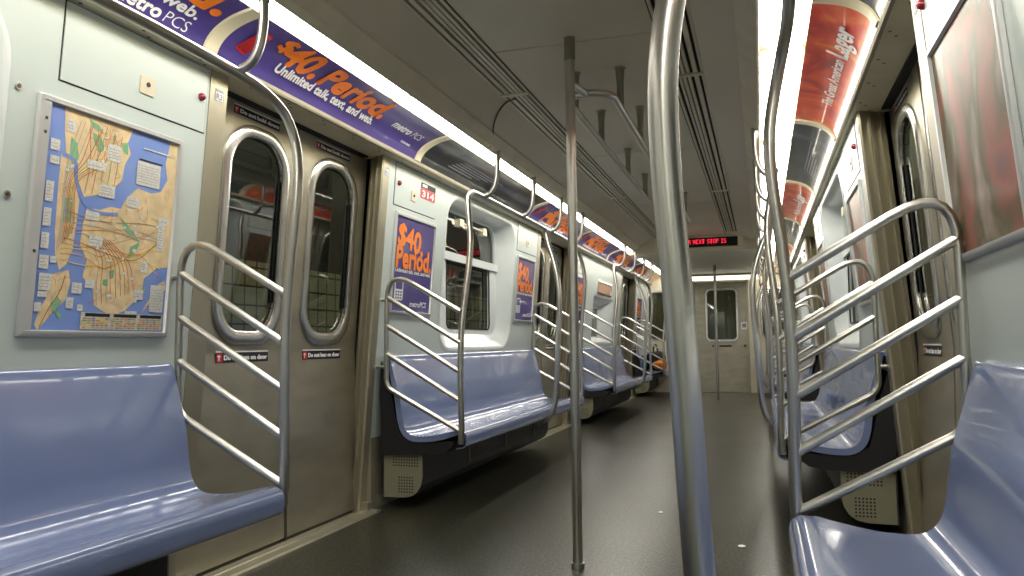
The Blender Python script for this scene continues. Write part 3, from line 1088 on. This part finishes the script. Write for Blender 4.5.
lamp_y = [3.24 - 1.52 * k for k in range(4, -1, -1)] + [3.24 + 1.52 * (k + 1) for k in range(7)]
edges = [Y0 + .02] + [y for y in lamp_y if Y0 + .3 < y < Y1 - .2] + [Y1 - .03]
for s in (-1, 1):
    for k, (a, b) in enumerate(zip(edges, edges[1:])):
        n_ = k - sum(1 for e in edges if e < 1.5)
        t = thing('fluorescent_lamp', None, 'lamp', (s * .82, (a + b) / 2, 2.03), 'fluorescent lamps along both coves')
        mid = (a + b) / 2
        if mid < 0:
            ll = 'lit fluorescent lamp in the %s cove, %s behind the camera' % (side(s), ['first', 'second', 'third'][2 - k])
        else:
            kk = int((mid) / 1.52) + 1
            ll = 'lit fluorescent lamp in the %s cove, %s from the camera' % (side(s), ['first', 'second', 'third', 'fourth', 'fifth', 'sixth', 'seventh', 'eighth', 'ninth', 'tenth'][min(kk - 1, 9)])
        t['label'] = ll
        bm = bmesh.new()
        # diffuser: shallow half round
        pts = []
        n = 10
        for j in range(n + 1):
            q = j / n
            x = .745 + .165 * q
            z = 2.052 - .012 * q - .018 * math.sin(math.pi * q)
            pts.append((x, z))
        e0, e1 = a + .02, b - .02
        ylist = [e0, e0 + .01, e0 + .03, e0 + .06, e1 - .06, e1 - .03, e1 - .01, e1]
        infl = [.25, .6, .85, 1, 1, .85, .6, .25]
        rows = []
        cx = .826
        for y, m_ in zip(ylist, infl):
            rows.append([bm.verts.new((s * (cx + (x - cx) * (.35 + .65 * m_)), y, z + (1 - m_) * .006)) for x, z in pts])
        for A, B in zip(rows, rows[1:]):
            for j in range(n):
                bm.faces.new((A[j], A[j + 1], B[j + 1], B[j]))
        obj('diffuser', bm, LENS, t, normals=True)
        bm = bmesh.new()
        box(bm, (s * .744, a + .001, 2.054), (s * .912, b - .001, 2.064))
        box(bm, (s * .744, a + .001, 2.034), (s * .912, a + .012, 2.064))
        obj('lamp_housing', bm, TRIM, t, smooth=False)

# ------------------------------------------------------------------ advert panels in the coves
AYL = [-3.1, -1.26, .50, 2.26, 4.00, 6.15, 7.90, 9.65, 11.40, 13.0, 13.85]
AYR = [-3.1, -.40, 1.20, 2.78, 4.33, 5.95, 7.70, 9.50, 11.25, 12.9, 13.85]
def advert(s, a, b, kind, label):
    t = thing('advert_panel', label, 'advertisement', (s * 1.0, (a + b) / 2, 1.9), 'advertising panels along the coves')
    f = covef(s)
    base = {'purple': PURPLE, 'lager': LAGER, 'night': NIGHT, 'smoke': SMOKE}[kind]
    bm = bmesh.new()
    quad(bm, f, a, .0, b - .065, ARC, .0005, 0, nu=8, nv=16)
    pr = obj('printed_panel', bm, base, t)
    bm = bmesh.new()
    g = [[f(y, ARC * k / 16, w_) for k in range(17)] for y, w_ in ((b - .072, .0008), (b - .066, .007), (b - .035, .009), (b - .004, .007), (b, .0008))]
    V = [[bm.verts.new(p) for p in r] for r in g]
    for A, B in zip(V, V[1:]):
        for k in range(16):
            bm.faces.new((A[k], A[k + 1], B[k + 1], B[k]))
    obj('divider_strip', bm, TRIM, t)
    # local writing frame: reads left to right for somebody facing the wall
    W_ = b - a - .06
    def g(u, v, w_):
        return f((a + u) if s < 0 else (b - .06 - u), v, w_)
    def line(m_, lab, *ar, **kw):
        bm = bmesh.new()
        put_text(bm, *ar, **kw)
        obj('lettering', bm, m_, t, smooth=False, normals=False, label=lab)
    OL, WL = 'bold orange lettering', 'small white lettering'
    if kind == 'purple':
        if a < 2:
            line(ORANGE, OL, '$40. Period.', .165, g, .35, .132, .0020, fit=1.30, heavy=.0080)
            line(WHITE, WL, 'Unlimited talk, text, and web.', .062, g, .56, .078, .0030, fit=1.04, heavy=.0022)
            line(WHITE, WL, 'metro', .064, g, 1.27, .020, .0026, shear=.2, fit=.20, heavy=.0026)
            line(WHITE, WL, 'PCS', .060, g, 1.48, .020, .0026, bold=-.0004, shear=.2, fit=.12)
        elif a < 4:
            line(ORANGE, OL, '$', .105, g, .205, .150, .0030, fit=.075, heavy=.0050)
            line(ORANGE, OL, '40.', .180, g, .275, .104, .0020, fit=.235, heavy=.0085)
            line(ORANGE, OL, 'Period.', .170, g, .545, .104, .0020, fit=.575, heavy=.0085)
            line(WHITE, WL, 'Unlimited talk, text, and web.', .060, g, .30, .054, .0040, fit=.80, heavy=.0026)
            line(WHITE, WL, 'metro', .062, g, 1.25, .105, .0026, shear=.2, fit=.20, heavy=.0030)
            line(WHITE, WL, 'PCS', .058, g, 1.465, .105, .0026, bold=-.0003, shear=.2, fit=.12)
            line(WHITE, WL, 'Unlimited.', .020, g, 1.44, .050, .0026, fit=.11, heavy=.0008)
        else:
            line(ORANGE, OL, '$40.', .16, g, .35, .122, .0020, fit=.75, heavy=.011)
            line(ORANGE, OL, 'Period.', .14, g, .30, .050, .0032, fit=1.0, heavy=.011)
            line(WHITE, WL, 'Unlimited talk, text, and web.', .040, g, .3, .018, .0030, fit=.85, heavy=.0015)
            line(WHITE, WL, 'metroPCS', .045, g, W_ - .36, .028, .0026, shear=.2, fit=.26, heavy=.001)
        if a < 8:
            bm = bmesh.new()
            def hh(u, v, w_):
                return g(.06 + u * math.cos(.35) + v * math.sin(.35) * .6, .05 + v * math.cos(.35) - u * .15, w_)
            poly(bm, hh, rrect(0, .01, .07, .15, .012, 4), .0018, 0)
            poly(bm, hh, rrect(.008, .075, .062, .14, .006, 3), .0024, 1)
            for q in range(3):
                for r in range(3):
                    poly(bm, hh, rrect(.012 + q * .018, .02 + r * .016, .024 + q * .018, .030 + r * .016, .003, 2), .0024, 2)
            poly(bm, hh, [(.10, -.03), (.16, -.035), (.16, -.029), (.10, -.024)], .0024, 1)
            obj('printed_phone', bm, [RED, GREYP, BLACK], t, smooth=False, normals=False)
    elif kind == 'lager':
        line(WHITE, 'white italic lettering', 'The Great American', .070, g, .36, .085, .0022, shear=.25, fit=.62, heavy=.0016)
        line(WHITE, 'white italic lettering', 'Lager', .125, g, 1.01, .078, .0024, shear=.25, fit=.30, heavy=.0035)
    else:
        bm = bmesh.new()
        for q in range(5):
            quad(bm, g, .35 + q * .03, .06 + q * .018, .75 + q * .12, .066 + q * .018, .0020, 0, nu=4)
        obj('printed_lines', bm, GREYP, t, smooth=False, normals=False)
    return t
ORD = ['', '', 'nearest', 'second', 'third', 'fourth', 'fifth', 'sixth', 'seventh', 'farthest']
KL = ['purple', 'purple', 'purple', 'purple', 'smoke', 'purple', 'purple', 'purple', 'purple', 'purple']
KR = ['purple', 'lager', 'night', 'lager', 'night', 'lager', 'smoke', 'lager', 'night', 'lager']
DESC = {'purple': 'purple advert with bold orange lettering', 'lager': 'red beer advert with white italic lettering', 'night': 'dark blue glossy advert', 'smoke': 'black glossy advert panel'}
for s, K in ((-1, KL), (1, KR)):
    for i in range(1, 10):
        a, b = (AYL if s < 0 else AYR)[i:i + 2]
        if i < 2:
            lab = '%s over the %s bench, behind the camera' % (DESC[K[i]], side(s))
        else:
            lab = '%s in the %s cove, %s from the camera' % (DESC[K[i]], side(s), ORD[i])
        advert(s, a, b, K[i], lab)

# ------------------------------------------------------------------ wall fittings
def frame_ring(bm, fn, u0, v0, u1, v1, w_, t0=.001, t1=.014):
    o = rrect(u0, v0, u1, v1, .004, 2)
    i_ = rrect(u0 + w_, v0 + w_, u1 - w_, v1 - w_, .003, 2)
    o2 = rrect(u0 + .004, v0 + .004, u1 - .004, v1 - .004, .004, 2)
    i2 = rrect(u0 + w_ - .004, v0 + w_ - .004, u1 - w_ + .004, v1 - w_ + .004, .003, 2)
    loft(bm, [[fn(u, v, t0) for u, v in o], [fn(u, v, t1 - .003) for u, v in o], [fn(u, v, t1) for u, v in o2], [fn(u, v, t1) for u, v in i2], [fn(u, v, t0) for u, v in i_]])

def make_map():
    s = -1
    fn = wallf(s)
    y0, y1, z0, z1 = 1.638, 2.212, .913, 1.602
    t = thing('subway_map', 'framed city transit map with tan land and blue water above the nearest left bench', 'map', (-1.24, 1.92, .913))
    bm = bmesh.new()
    frame_ring(bm, fn, y0, z0, y1, z1, .020)
    box(bm, *[tuple(q) for q in ((-1.262, y0, z0), (-1.262, y0, z0))]) if False else None
    quad(bm, fn, y0 + .018, z0 + .018, y0 + .040, z1 - .018, .012, 0)
    for zz in (1.49, 1.15, 1.53):
        quad(bm, fn, y0 + .022, zz, y0 + .031, zz + .009, .0128, 1)
    obj('frame', bm, [ALU, SCREW], t, angle=30, normals=False)
    a, b, c, d = y0 + .040, y1 - .02, z0 + .02, z1 - .02
    W_, H_ = b - a, d - c
    g = lambda u, v, w_: fn(a + u * W_, c + v * H_, .004 + w_)
    bm = bmesh.new()
    quad(bm, g, 0, 0, 1, 1, 0, 0)
    # land shapes, (u,v) in 0..1, v up
    L = [
        [(.10, 1), (.60, 1), (.57, .93), (.60, .88), (.56, .82), (.55, .74), (.50, .70), (.44, .67), (.36, .64), (.28, .62), (.22, .70), (.20, .79), (.13, .80), (.11, .90)],
        [(.10, .79), (.18, .785), (.20, .70), (.25, .60), (.245, .50), (.235, .37), (.20, .30), (.155, .27), (.12, .34), (.105, .45), (.10, .62)],
        [(.93, 1.0), (1.0, 1.0), (1.0, .60), (1.0, .34), (.90, .33), (.80, .27), (.78, .17), (.72, .14), (.66, .10), (.58, .075), (.50, .09), (.42, .12), (.40, .20), (.32, .25), (.34, .33), (.28, .40), (.29, .50), (.31, .575), (.40, .575), (.48, .60), (.56, .60), (.60, .66), (.68, .72), (.80, .71), (.88, .73), (.93, .80), (.90, .88)],
        [(.22, .275), (.24, .22), (.22, .14), (.15, .09), (.10, .04), (.05, .0), (.03, .02), (.05, .09), (.09, .14), (.08, .24), (.14, .255)],
        [(.98, .27), (.93, .25), (.88, .19), (.82, .12), (.80, .09), (.86, .14), (.93, .20), (1.0, .22)],
    ]
    for p in L:
        poly(bm, g, p, .0006, 1)
    for p in ([(.145, .60), (.20, .60), (.20, .49), (.145, .49)], [(.155, .88), (.20, .86), (.22, .79), (.18, .74), (.155, .80)], [(.30, .93), (.36, .92), (.40, .87), (.36, .84), (.32, .88)],
              [(.26, .99), (.34, .97), (.38, .94), (.30, .95)], [(.52, .92), (.57, .93), (.58, .87), (.54, .88)],
              [(.56, .56), (.62, .53), (.74, .45), (.68, .46), (.60, .50)], [(.66, .42), (.73, .45), (.73, .43), (.68, .37), (.65, .36)], [(.51, .29), (.55, .30), (.55, .26), (.52, .25)], [(.47, .245), (.51, .25), (.51, .215), (.47, .22)],
              [(.12, .12), (.16, .15), (.19, .13), (.15, .08), (.13, .09)], [(.17, .09), (.20, .07), (.19, .05), (.16, .07)], [(.79, .22), (.81, .24), (.81, .19), (.79, .18)]):
        poly(bm, g, p, .0011, 2)
    poly(bm, g, [(.155, .555), (.19, .555), (.19, .54), (.155, .54)], .0014, 0)
    # rivers across
    rng = random.Random(3)
    def line(pts, wd, mi):
        pts = [(p[0], p[1]) for p in spline([(u, v, 0) for u, v in pts], 5)]
        for (ua, va), (ub, vb) in zip(pts, pts[1:]):
            dx, dy = ub - ua, (vb - va) * H_ / W_
            l = math.hypot(dx, dy) or 1
            nx, ny = -dy / l * wd, dx / l * wd * W_ / H_
            try:
                bm.faces.new([bm.verts.new(g(*q, .0016)) for q in ((ua + nx, va + ny), (ub + nx, vb + ny), (ub - nx, vb - ny), (ua - nx, va - ny))]).material_index = mi
            except ValueError:
                pass
    line([(.11, .79), (.20, .77), (.22, .68), (.28, .60), (.38, .56), (.54, .57)], .010, 0)
    for k in range(9):
        x = .125 + .011 * k
        line([(x, .36 + .01 * k), (x + .01, .5), (x + .012, .68), (x + .03 + .02 * k, .80), (x + .08 + .05 * rng.random() + .02 * k, .97)], .0022, 4 + rng.choice([0, 1, 2, 2, 3, 5, 1]))
    for k in range(10):
        v0 = .30 + .025 * k
        line([(.15 + .01 * rng.random(), v0 + .02), (.30, v0 + .03 * rng.random()), (.48, v0 + .04 * rng.uniform(-1, 1)), (.72, v0 + .07 * rng.uniform(-1, 1)), (.93, v0 + .10 * rng.uniform(-.5, 1))], .0022, 4 + rng.choice([0, 1, 2, 2, 3, 4, 1]))
    for k in range(9):
        u0 = .44 + .035 * k
        line([(u0, .12 + .01 * k), (u0 - .02 * rng.random(), .22), (.42 + .03 * k, .34), (.33 + .02 * k, .44)], .0022, 4 + rng.choice([0, 1, 2, 3, 2, 1]))
    for k in range(5):
        line([(.28 + .05 * k, .64), (.30 + .05 * k, .78), (.28 + .06 * k, .95)], .0022, 4 + rng.choice([0, 1, 2, 5]))
    line([(.06, .01), (.10, .08), (.17, .17), (.20, .25)], .003, 6)
    # street grid and minor lines over the land
    zones = [(.12, .30, .24, .78), (.30, .62, .54, .97), (.32, .12, .78, .56), (.60, .50, .97, .72), (.08, .05, .20, .25)]
    for k in range(150):
        za = zones[rng.choice([0, 1, 2, 2, 2, 3, 1, 4])]
        ux, vx = rng.uniform(za[0], za[2]), rng.uniform(za[1], za[3])
        if za[0] == .30 and ux > .50 and vx < .72:
            continue
        if za[0] == .08 and abs((ux - .08) - (vx - .05) * .5) > .05:
            continue
        an, ln = rng.choice([.1, .3, 1.2, 1.5, 1.9, 2.6]) + rng.uniform(-.2, .2), rng.uniform(.02, .07)
        line([(ux, vx), (ux + ln * .5 * math.cos(an), vx + ln * .5 * math.sin(an)), (ux + ln * math.cos(an + .2), vx + ln * math.sin(an + .2))], .0013, 4 + rng.choice([1, 2, 2, 3, 3, 0]))
    for k in range(34):
        za = zones[rng.choice([0, 1, 2, 2, 3])]
        ux, vx = rng.uniform(za[0], za[2] - .04), rng.uniform(za[1], za[3])
        if za[0] == .30 and ux > .48 and vx < .72:
            continue
        quad(bm, g, ux, vx, ux + rng.uniform(.015, .04), vx + rng.uniform(.006, .018), .0019, 3)
    # pale text blocks
    for (u0, v0, u1, v1) in ((.025, .80, .085, .85), (.03, .74, .09, .775), (.02, .57, .07, .66), (.02, .46, .07, .54), (.02, .36, .07, .43), (.02, .27, .08, .33), (.09, .30, .13, .33),
                             (.03, .175, .11, .25), (.03, .145, .09, .17), (.015, .08, .06, .12), (.25, .17, .32, .22), (.34, .20, .41, .24), (.30, .09, .34, .12),
                             (.34, .40, .44, .45), (.38, .64, .50, .70), (.30, .52, .40, .56), (.28, .76, .42, .80), (.42, .82, .52, .90), (.66, .74, .86, .86), (.60, .62, .70, .67),
                             (.88, .42, .94, .56), (.76, .30, .82, .36), (.72, .16, .80, .21), (.88, .56, .97, .60), (.86, .10, .98, .24), (.66, .07, .76, .10), (.22, .10, .27, .15), (.12, .90, .18, .96)):
        quad(bm, g, u0, v0, u1, v1, .0021, 3)
        for q in range(1, int((v1 - v0) / .014)):
            quad(bm, g, u0 + .006, v0 + q * .014, u1 - .008 - .02 * rng.random(), v0 + q * .014 + .003, .0025, 4 + 3)
    # key, lower right
    quad(bm, g, .33, .005, .985, .085, .0024, 11)
    for k in range(3):
        quad(bm, g, .36 + .215 * k, .066, .36 + .215 * k + .185, .082, .0029, 12)
        for r in range(5):
            for q in range(6):
                quad(bm, g, .345 + .215 * k + .033 * q, .010 + .011 * r, .345 + .215 * k + .033 * q + .026, .010 + .011 * r + .006, .0029, 4 + rng.randrange(7))
    quad(bm, g, .70, .925, .97, .932, .0024, 3)
    pass
    quad(bm, g, .67, .865, .87, .872, .0026, 12)
    obj('map_print', bm, [WATER, LAND, PARK, MAPTXT] + LN + [MAPROW, BLACK], t, smooth=False, normals=False)
make_map()

def poster(s, y0, y1, z0, z1, kind, label):
    t = thing('poster', label, 'poster', (s * 1.24, (y0 + y1) / 2, z0), 'framed posters on the walls')
    fn = wallf(s)
    bm = bmesh.new()
    frame_ring(bm, fn, y0, z0, y1, z1, .022)
    obj('frame', bm, ALU, t, angle=30, normals=False)
    bm = bmesh.new()
    quad(bm, fn, y0 + .018, z0 + .018, y1 - .018, z1 - .018, .005, 0)
    obj('print', bm, BEERP if kind == 'beer' else PURPLE, t, smooth=False, normals=False)
    if kind != 'beer':
        W_ = y1 - y0
        g = lambda u, v, w_: fn((y0 + u) if s < 0 else (y1 - u), z0 + v, w_)
        H_ = z1 - z0
        for ar, kw in ((('$40.', H_ * .30, g, .04, H_ * .70, .007), dict(fit=W_ * .62, ang=-.12, heavy=.007)), (('Period.', H_ * .30, g, .035, H_ * .47, .0078), dict(fit=W_ * .86, heavy=.007))):
            bm = bmesh.new()
            put_text(bm, *ar, **kw)
            obj('lettering', bm, ORANGE, t, smooth=False, normals=False, label='bold orange lettering')
        for ar, kw in ((('Unlimited talk, text, and web.', .030, g, .04, H_ * .42, .007), dict(fit=W_ * .86, heavy=.0012)), (('metroPCS', .045, g, W_ * .45, H_ * .09, .007), dict(shear=.2, fit=W_ * .42, heavy=.0012))):
            bm = bmesh.new()
            put_text(bm, *ar, **kw)
            obj('lettering', bm, WHITE, t, smooth=False, normals=False, label='small white lettering')
        bm = bmesh.new()
        poly(bm, g, rrect(.05, H_ * .14, .16, H_ * .36, .015, 3), .007)
        obj('telephone_outline', bm, WHITE, t, smooth=False, normals=False)
        bm = bmesh.new()
        poly(bm, g, rrect(.062, H_ * .25, .148, H_ * .345, .006, 3), .0078)
        for q in range(3):
            for r in range(3):
                poly(bm, g, rrect(.064 + q * .03, H_ * .155 + r * .017, .084 + q * .03, H_ * .155 + r * .017 + .010, .003, 2), .0078)
        obj('telephone_screen', bm, PURPLE, t, smooth=False, normals=False)
    return t
poster(-1, 3.885, 4.45, 1.05, 1.625, 'p', 'purple poster with orange lettering left of the window, just past the first left doors')
poster(-1, 6.16, 6.70, 1.06, 1.62, 'p', 'purple poster with orange lettering right of the second bench window, left wall')
poster(-1, 3.885 + PER, 4.45 + PER, 1.05, 1.625, 'p', 'purple poster half hidden by the aisle pole, past the second left doors')
poster(-1, 3.885 + 2 * PER, 4.45 + 2 * PER, 1.05, 1.625, 'p', 'farthest small purple poster, past the third left doors')
poster(1, 1.70, 2.30, 1.075, 1.655, 'beer', 'glossy orange and brown photographic poster above the nearest right bench')
poster(1, 3.885, 4.45, 1.05, 1.625, 'beer', 'glossy reddish poster past the first right doors, by the window')
poster(1, 6.16, 6.70, 1.06, 1.62, 'beer', 'glossy reddish poster just before the second right doors')
poster(1, 3.885 + PER, 4.45 + PER, 1.05, 1.625, 'beer', 'small distant reddish poster past the second right doors')

def access_panel(s, y0, y1, where, red=True, plate_y=None, digits=False):
    fn = wallf(s)
    t = thing('access_panel', 'pale flush access panel high on the %s wall, %s' % (side(s), where), 'panel', (s * 1.22, (y0 + y1) / 2, 1.66), 'flush access panels above the posters')
    bm = bmesh.new()
    plate(bm, [(y0, 1.655), (y1, 1.655), (y1, 1.895), (y0, 1.895)], [], fn, -.002, .0012)
    obj('gap', bm, DARK, t, smooth=False)
    bm = bmesh.new()
    plate(bm, [(y0 + .004, 1.659), (y1 - .004, 1.659), (y1 - .004, 1.891), (y0 + .004, 1.891)], [], fn, .0, .004)
    obj('cover', bm, WALL, t, smooth=False)
    if plate_y:
        bm = bmesh.new()
        plate(bm, rrect(plate_y - .033, 1.712, plate_y + .033, 1.770, .006, 3), [], fn, .003, .008)
        pl = obj('key_plate', bm, CREAM, t, smooth=False)
        bm = bmesh.new()
        tube(bm, [fn(plate_y, 1.745, .006), fn(plate_y, 1.745, .011)], .008)
        obj('keyhole', bm, BLACK, pl)
    if red:
        yr = red
        bm = bmesh.new()
        pp = [fn(yr, 1.782, .003), fn(yr, 1.782, .012), fn(yr, 1.782, .018), fn(yr, 1.782, .022)]
        tube(bm, pp, [.015, .014, .010, .003])
        obj('indicator_lamp', bm, REDLAMP, t, label='dark red round indicator lens')
    if digits:
        g = lambda u, v, w_: fn((digits + u) if s < 0 else (digits - u), v, w_)
        bm = bmesh.new()
        quad(bm, g, 0, 1.752, .215, 1.815, .0055, 0)
        quad(bm, g, 0, 1.815, .215, 1.845, .0055, 2)
        quad(bm, g, .02, 1.822, .09, 1.838, .006, 1)
        put_text(bm, '314', .055, g, .015, 1.762, .006, bold=.001, fit=.18, mi=1)
        obj('number_decal', bm, [RED, WHITE, BLACK], t, smooth=False, normals=False)
for s in (-1, 1):
    access_panel(s, 1.70, 2.318, 'just before the first doors', 2.285, 2.03)
    for i in (1, 2):
        d = (i - 1) * PER
        access_panel(s, 3.855 + d, 4.43 + d, 'just past the %s doors' % NTH[i], 3.90 + d, 4.10 + d, digits=(4.19 if (s < 0 and i == 1) else False))
        access_panel(s, 6.14 + d, 6.73 + d, 'just before the %s doors' % NTH[i + 1], False, 6.43 + d)
# wall screws left of the map
fn = wallf(-1)
for k, (z, y) in enumerate(((1.60, 1.578), (1.30, 1.575))):
    bm = bmesh.new()
    tube(bm, [fn(y, z, 0), fn(y, z, .004)], .011, 12)
    tube(bm, [fn(y, z, .003), fn(y, z, .0055)], .006, 12, mi=1)
    single('wall_screw', bm, [FRAME, SCREW], 'round screw head in the pale wall left of the map, the %s one' % ['upper', 'lower'][k], 'screw', fn(y, z, 0), 'wall screws beside the map')
# tan notice above the small window
t = thing('notice_sign', 'small tan framed notice above the small recessed left window', 'sign', (-1.22, 9.95, 1.47))
bm = bmesh.new()
frame_ring(bm, fn, 9.50, 1.485, 10.42, 1.66, .03)
obj('frame', bm, FRAME, t, normals=False)
bm = bmesh.new()
quad(bm, fn, 9.52, 1.505, 10.40, 1.64, .005)
obj('print', bm, mat('tan notice print', (.46, .27, .17), .5), t, smooth=False, normals=False)

# ------------------------------------------------------------------ destination sign
FONT5 = {'R': ['1110', '1001', '1001', '1110', '1010', '1001', '1001'], 'N': ['1001', '1101', '1101', '1011', '1011', '1001', '1001'], 'E': ['1111', '1000', '1000', '1110', '1000', '1000', '1111'],
         'X': ['1001', '1001', '0110', '0110', '0110', '1001', '1001'], 'T': ['1111', '0110', '0110', '0110', '0110', '0110', '0110'], 'S': ['0111', '1000', '1000', '0110', '0001', '0001', '1110'],
         'O': ['0110', '1001', '1001', '1001', '1001', '1001', '0110'], 'P': ['1110', '1001', '1001', '1110', '1000', '1000', '1000'], 'I': ['111', '010', '010', '010', '010', '010', '111'], ' ': ['00'] * 7}
t = thing('destination_sign', 'black electronic sign with red NEXT STOP lettering across the ceiling bulkhead', 'sign', (0, YB, 2.02))
bm = bmesh.new()
box(bm, (-.47, YB - .050, 1.965), (.54, YB + .05, 2.122))
obj('housing', bm, TRIM, t, smooth=False)
fs = lambda u, v, w_: Vector((u, YB - .052 - w_, v))
bm = bmesh.new()
box(bm, (-.42, YB - .055, 1.990), (.485, YB - .050, 2.098))
obj('display', bm, BLACK, t, smooth=False)
bm = bmesh.new()
u = -.078
px_ = .0070
for ch in 'R NEXT STOP IS':
    G = FONT5[ch]
    for r, row in enumerate(G):
        for q, c_ in enumerate(row):
            if c_ == '1':
                uu, vv = u + q * px_, 2.078 - r * px_ * 1.05
                quad(bm, fs, uu + .0006, vv - .0056, uu + .0057, vv, .0055)
    u += (len(G[0]) + 1) * px_
obj('lettering', bm, LED, t, smooth=False, normals=False, label='glowing red dot letters')

# ------------------------------------------------------------------ bag on the far left bench, litter on the floor
t = thing('bag', 'black soft bag with an orange panel lying on the far left bench', 'bag', (-.98, 13.2, .42))
def blob(bm, c, r, seed=0, mi=0):
    g_ = bmesh.ops.create_icosphere(bm, subdivisions=3, radius=1)
    rn = random.Random(seed)
    ph = [rn.random() * 6 for _ in range(3)]
    for v in g_['verts']:
        p = v.co.copy()
        sq = Vector([math.copysign(abs(q) ** .75, q) for q in p])
        k = 1 + .05 * math.sin(5 * p.x + ph[0]) + .05 * math.sin(6 * p.y + ph[1]) + .04 * math.sin(7 * p.z + ph[2])
        v.co = Vector((c[0] + sq.x * r[0] * k, c[1] + sq.y * r[1] * k, c[2] + sq.z * r[2] * k))
bm = bmesh.new()
blob(bm, (-.99, 13.25, .56), (.15, .42, .17), 1)
obj('bag_body', bm, mat('black bag cloth', (.012, .012, .016), .7), t)
bm = bmesh.new()
blob(bm, (-.90, 13.1, .505), (.10, .34, .085), 2)
obj('orange_panel', bm, mat('orange cloth', (.75, .24, .02), .6), t)
bm = bmesh.new()
tube(bm, spline([(-1.0, 13.0, .68), (-1.0, 13.08, .80), (-1.0, 13.3, .83), (-1.0, 13.5, .78), (-1.0, 13.55, .66)], 6), .014)
obj('bag_handle', bm, mat('black strap', (.012, .012, .012), .7), t)
for k, (x, y, r_) in enumerate(((.191, 4.111, .012), (.605, 3.531, .015))):
    bm = bmesh.new()
    g_ = bmesh.ops.create_icosphere(bm, subdivisions=2, radius=1)
    rn = random.Random(k)
    for v in g_['verts']:
        v.co = Vector((x + v.co.x * r_ * rn.uniform(.8, 1.2), y + v.co.y * r_ * 1.3 * rn.uniform(.8, 1.2), .004 + v.co.z * .004))
    single('paper_scrap', bm, WHITE, ['tiny white scrap of paper on the floor left of the close bowed pole', 'tiny white scrap of paper on the floor right of the close bowed pole'][k], 'litter', (x, y, 0), 'white scraps on the floor')
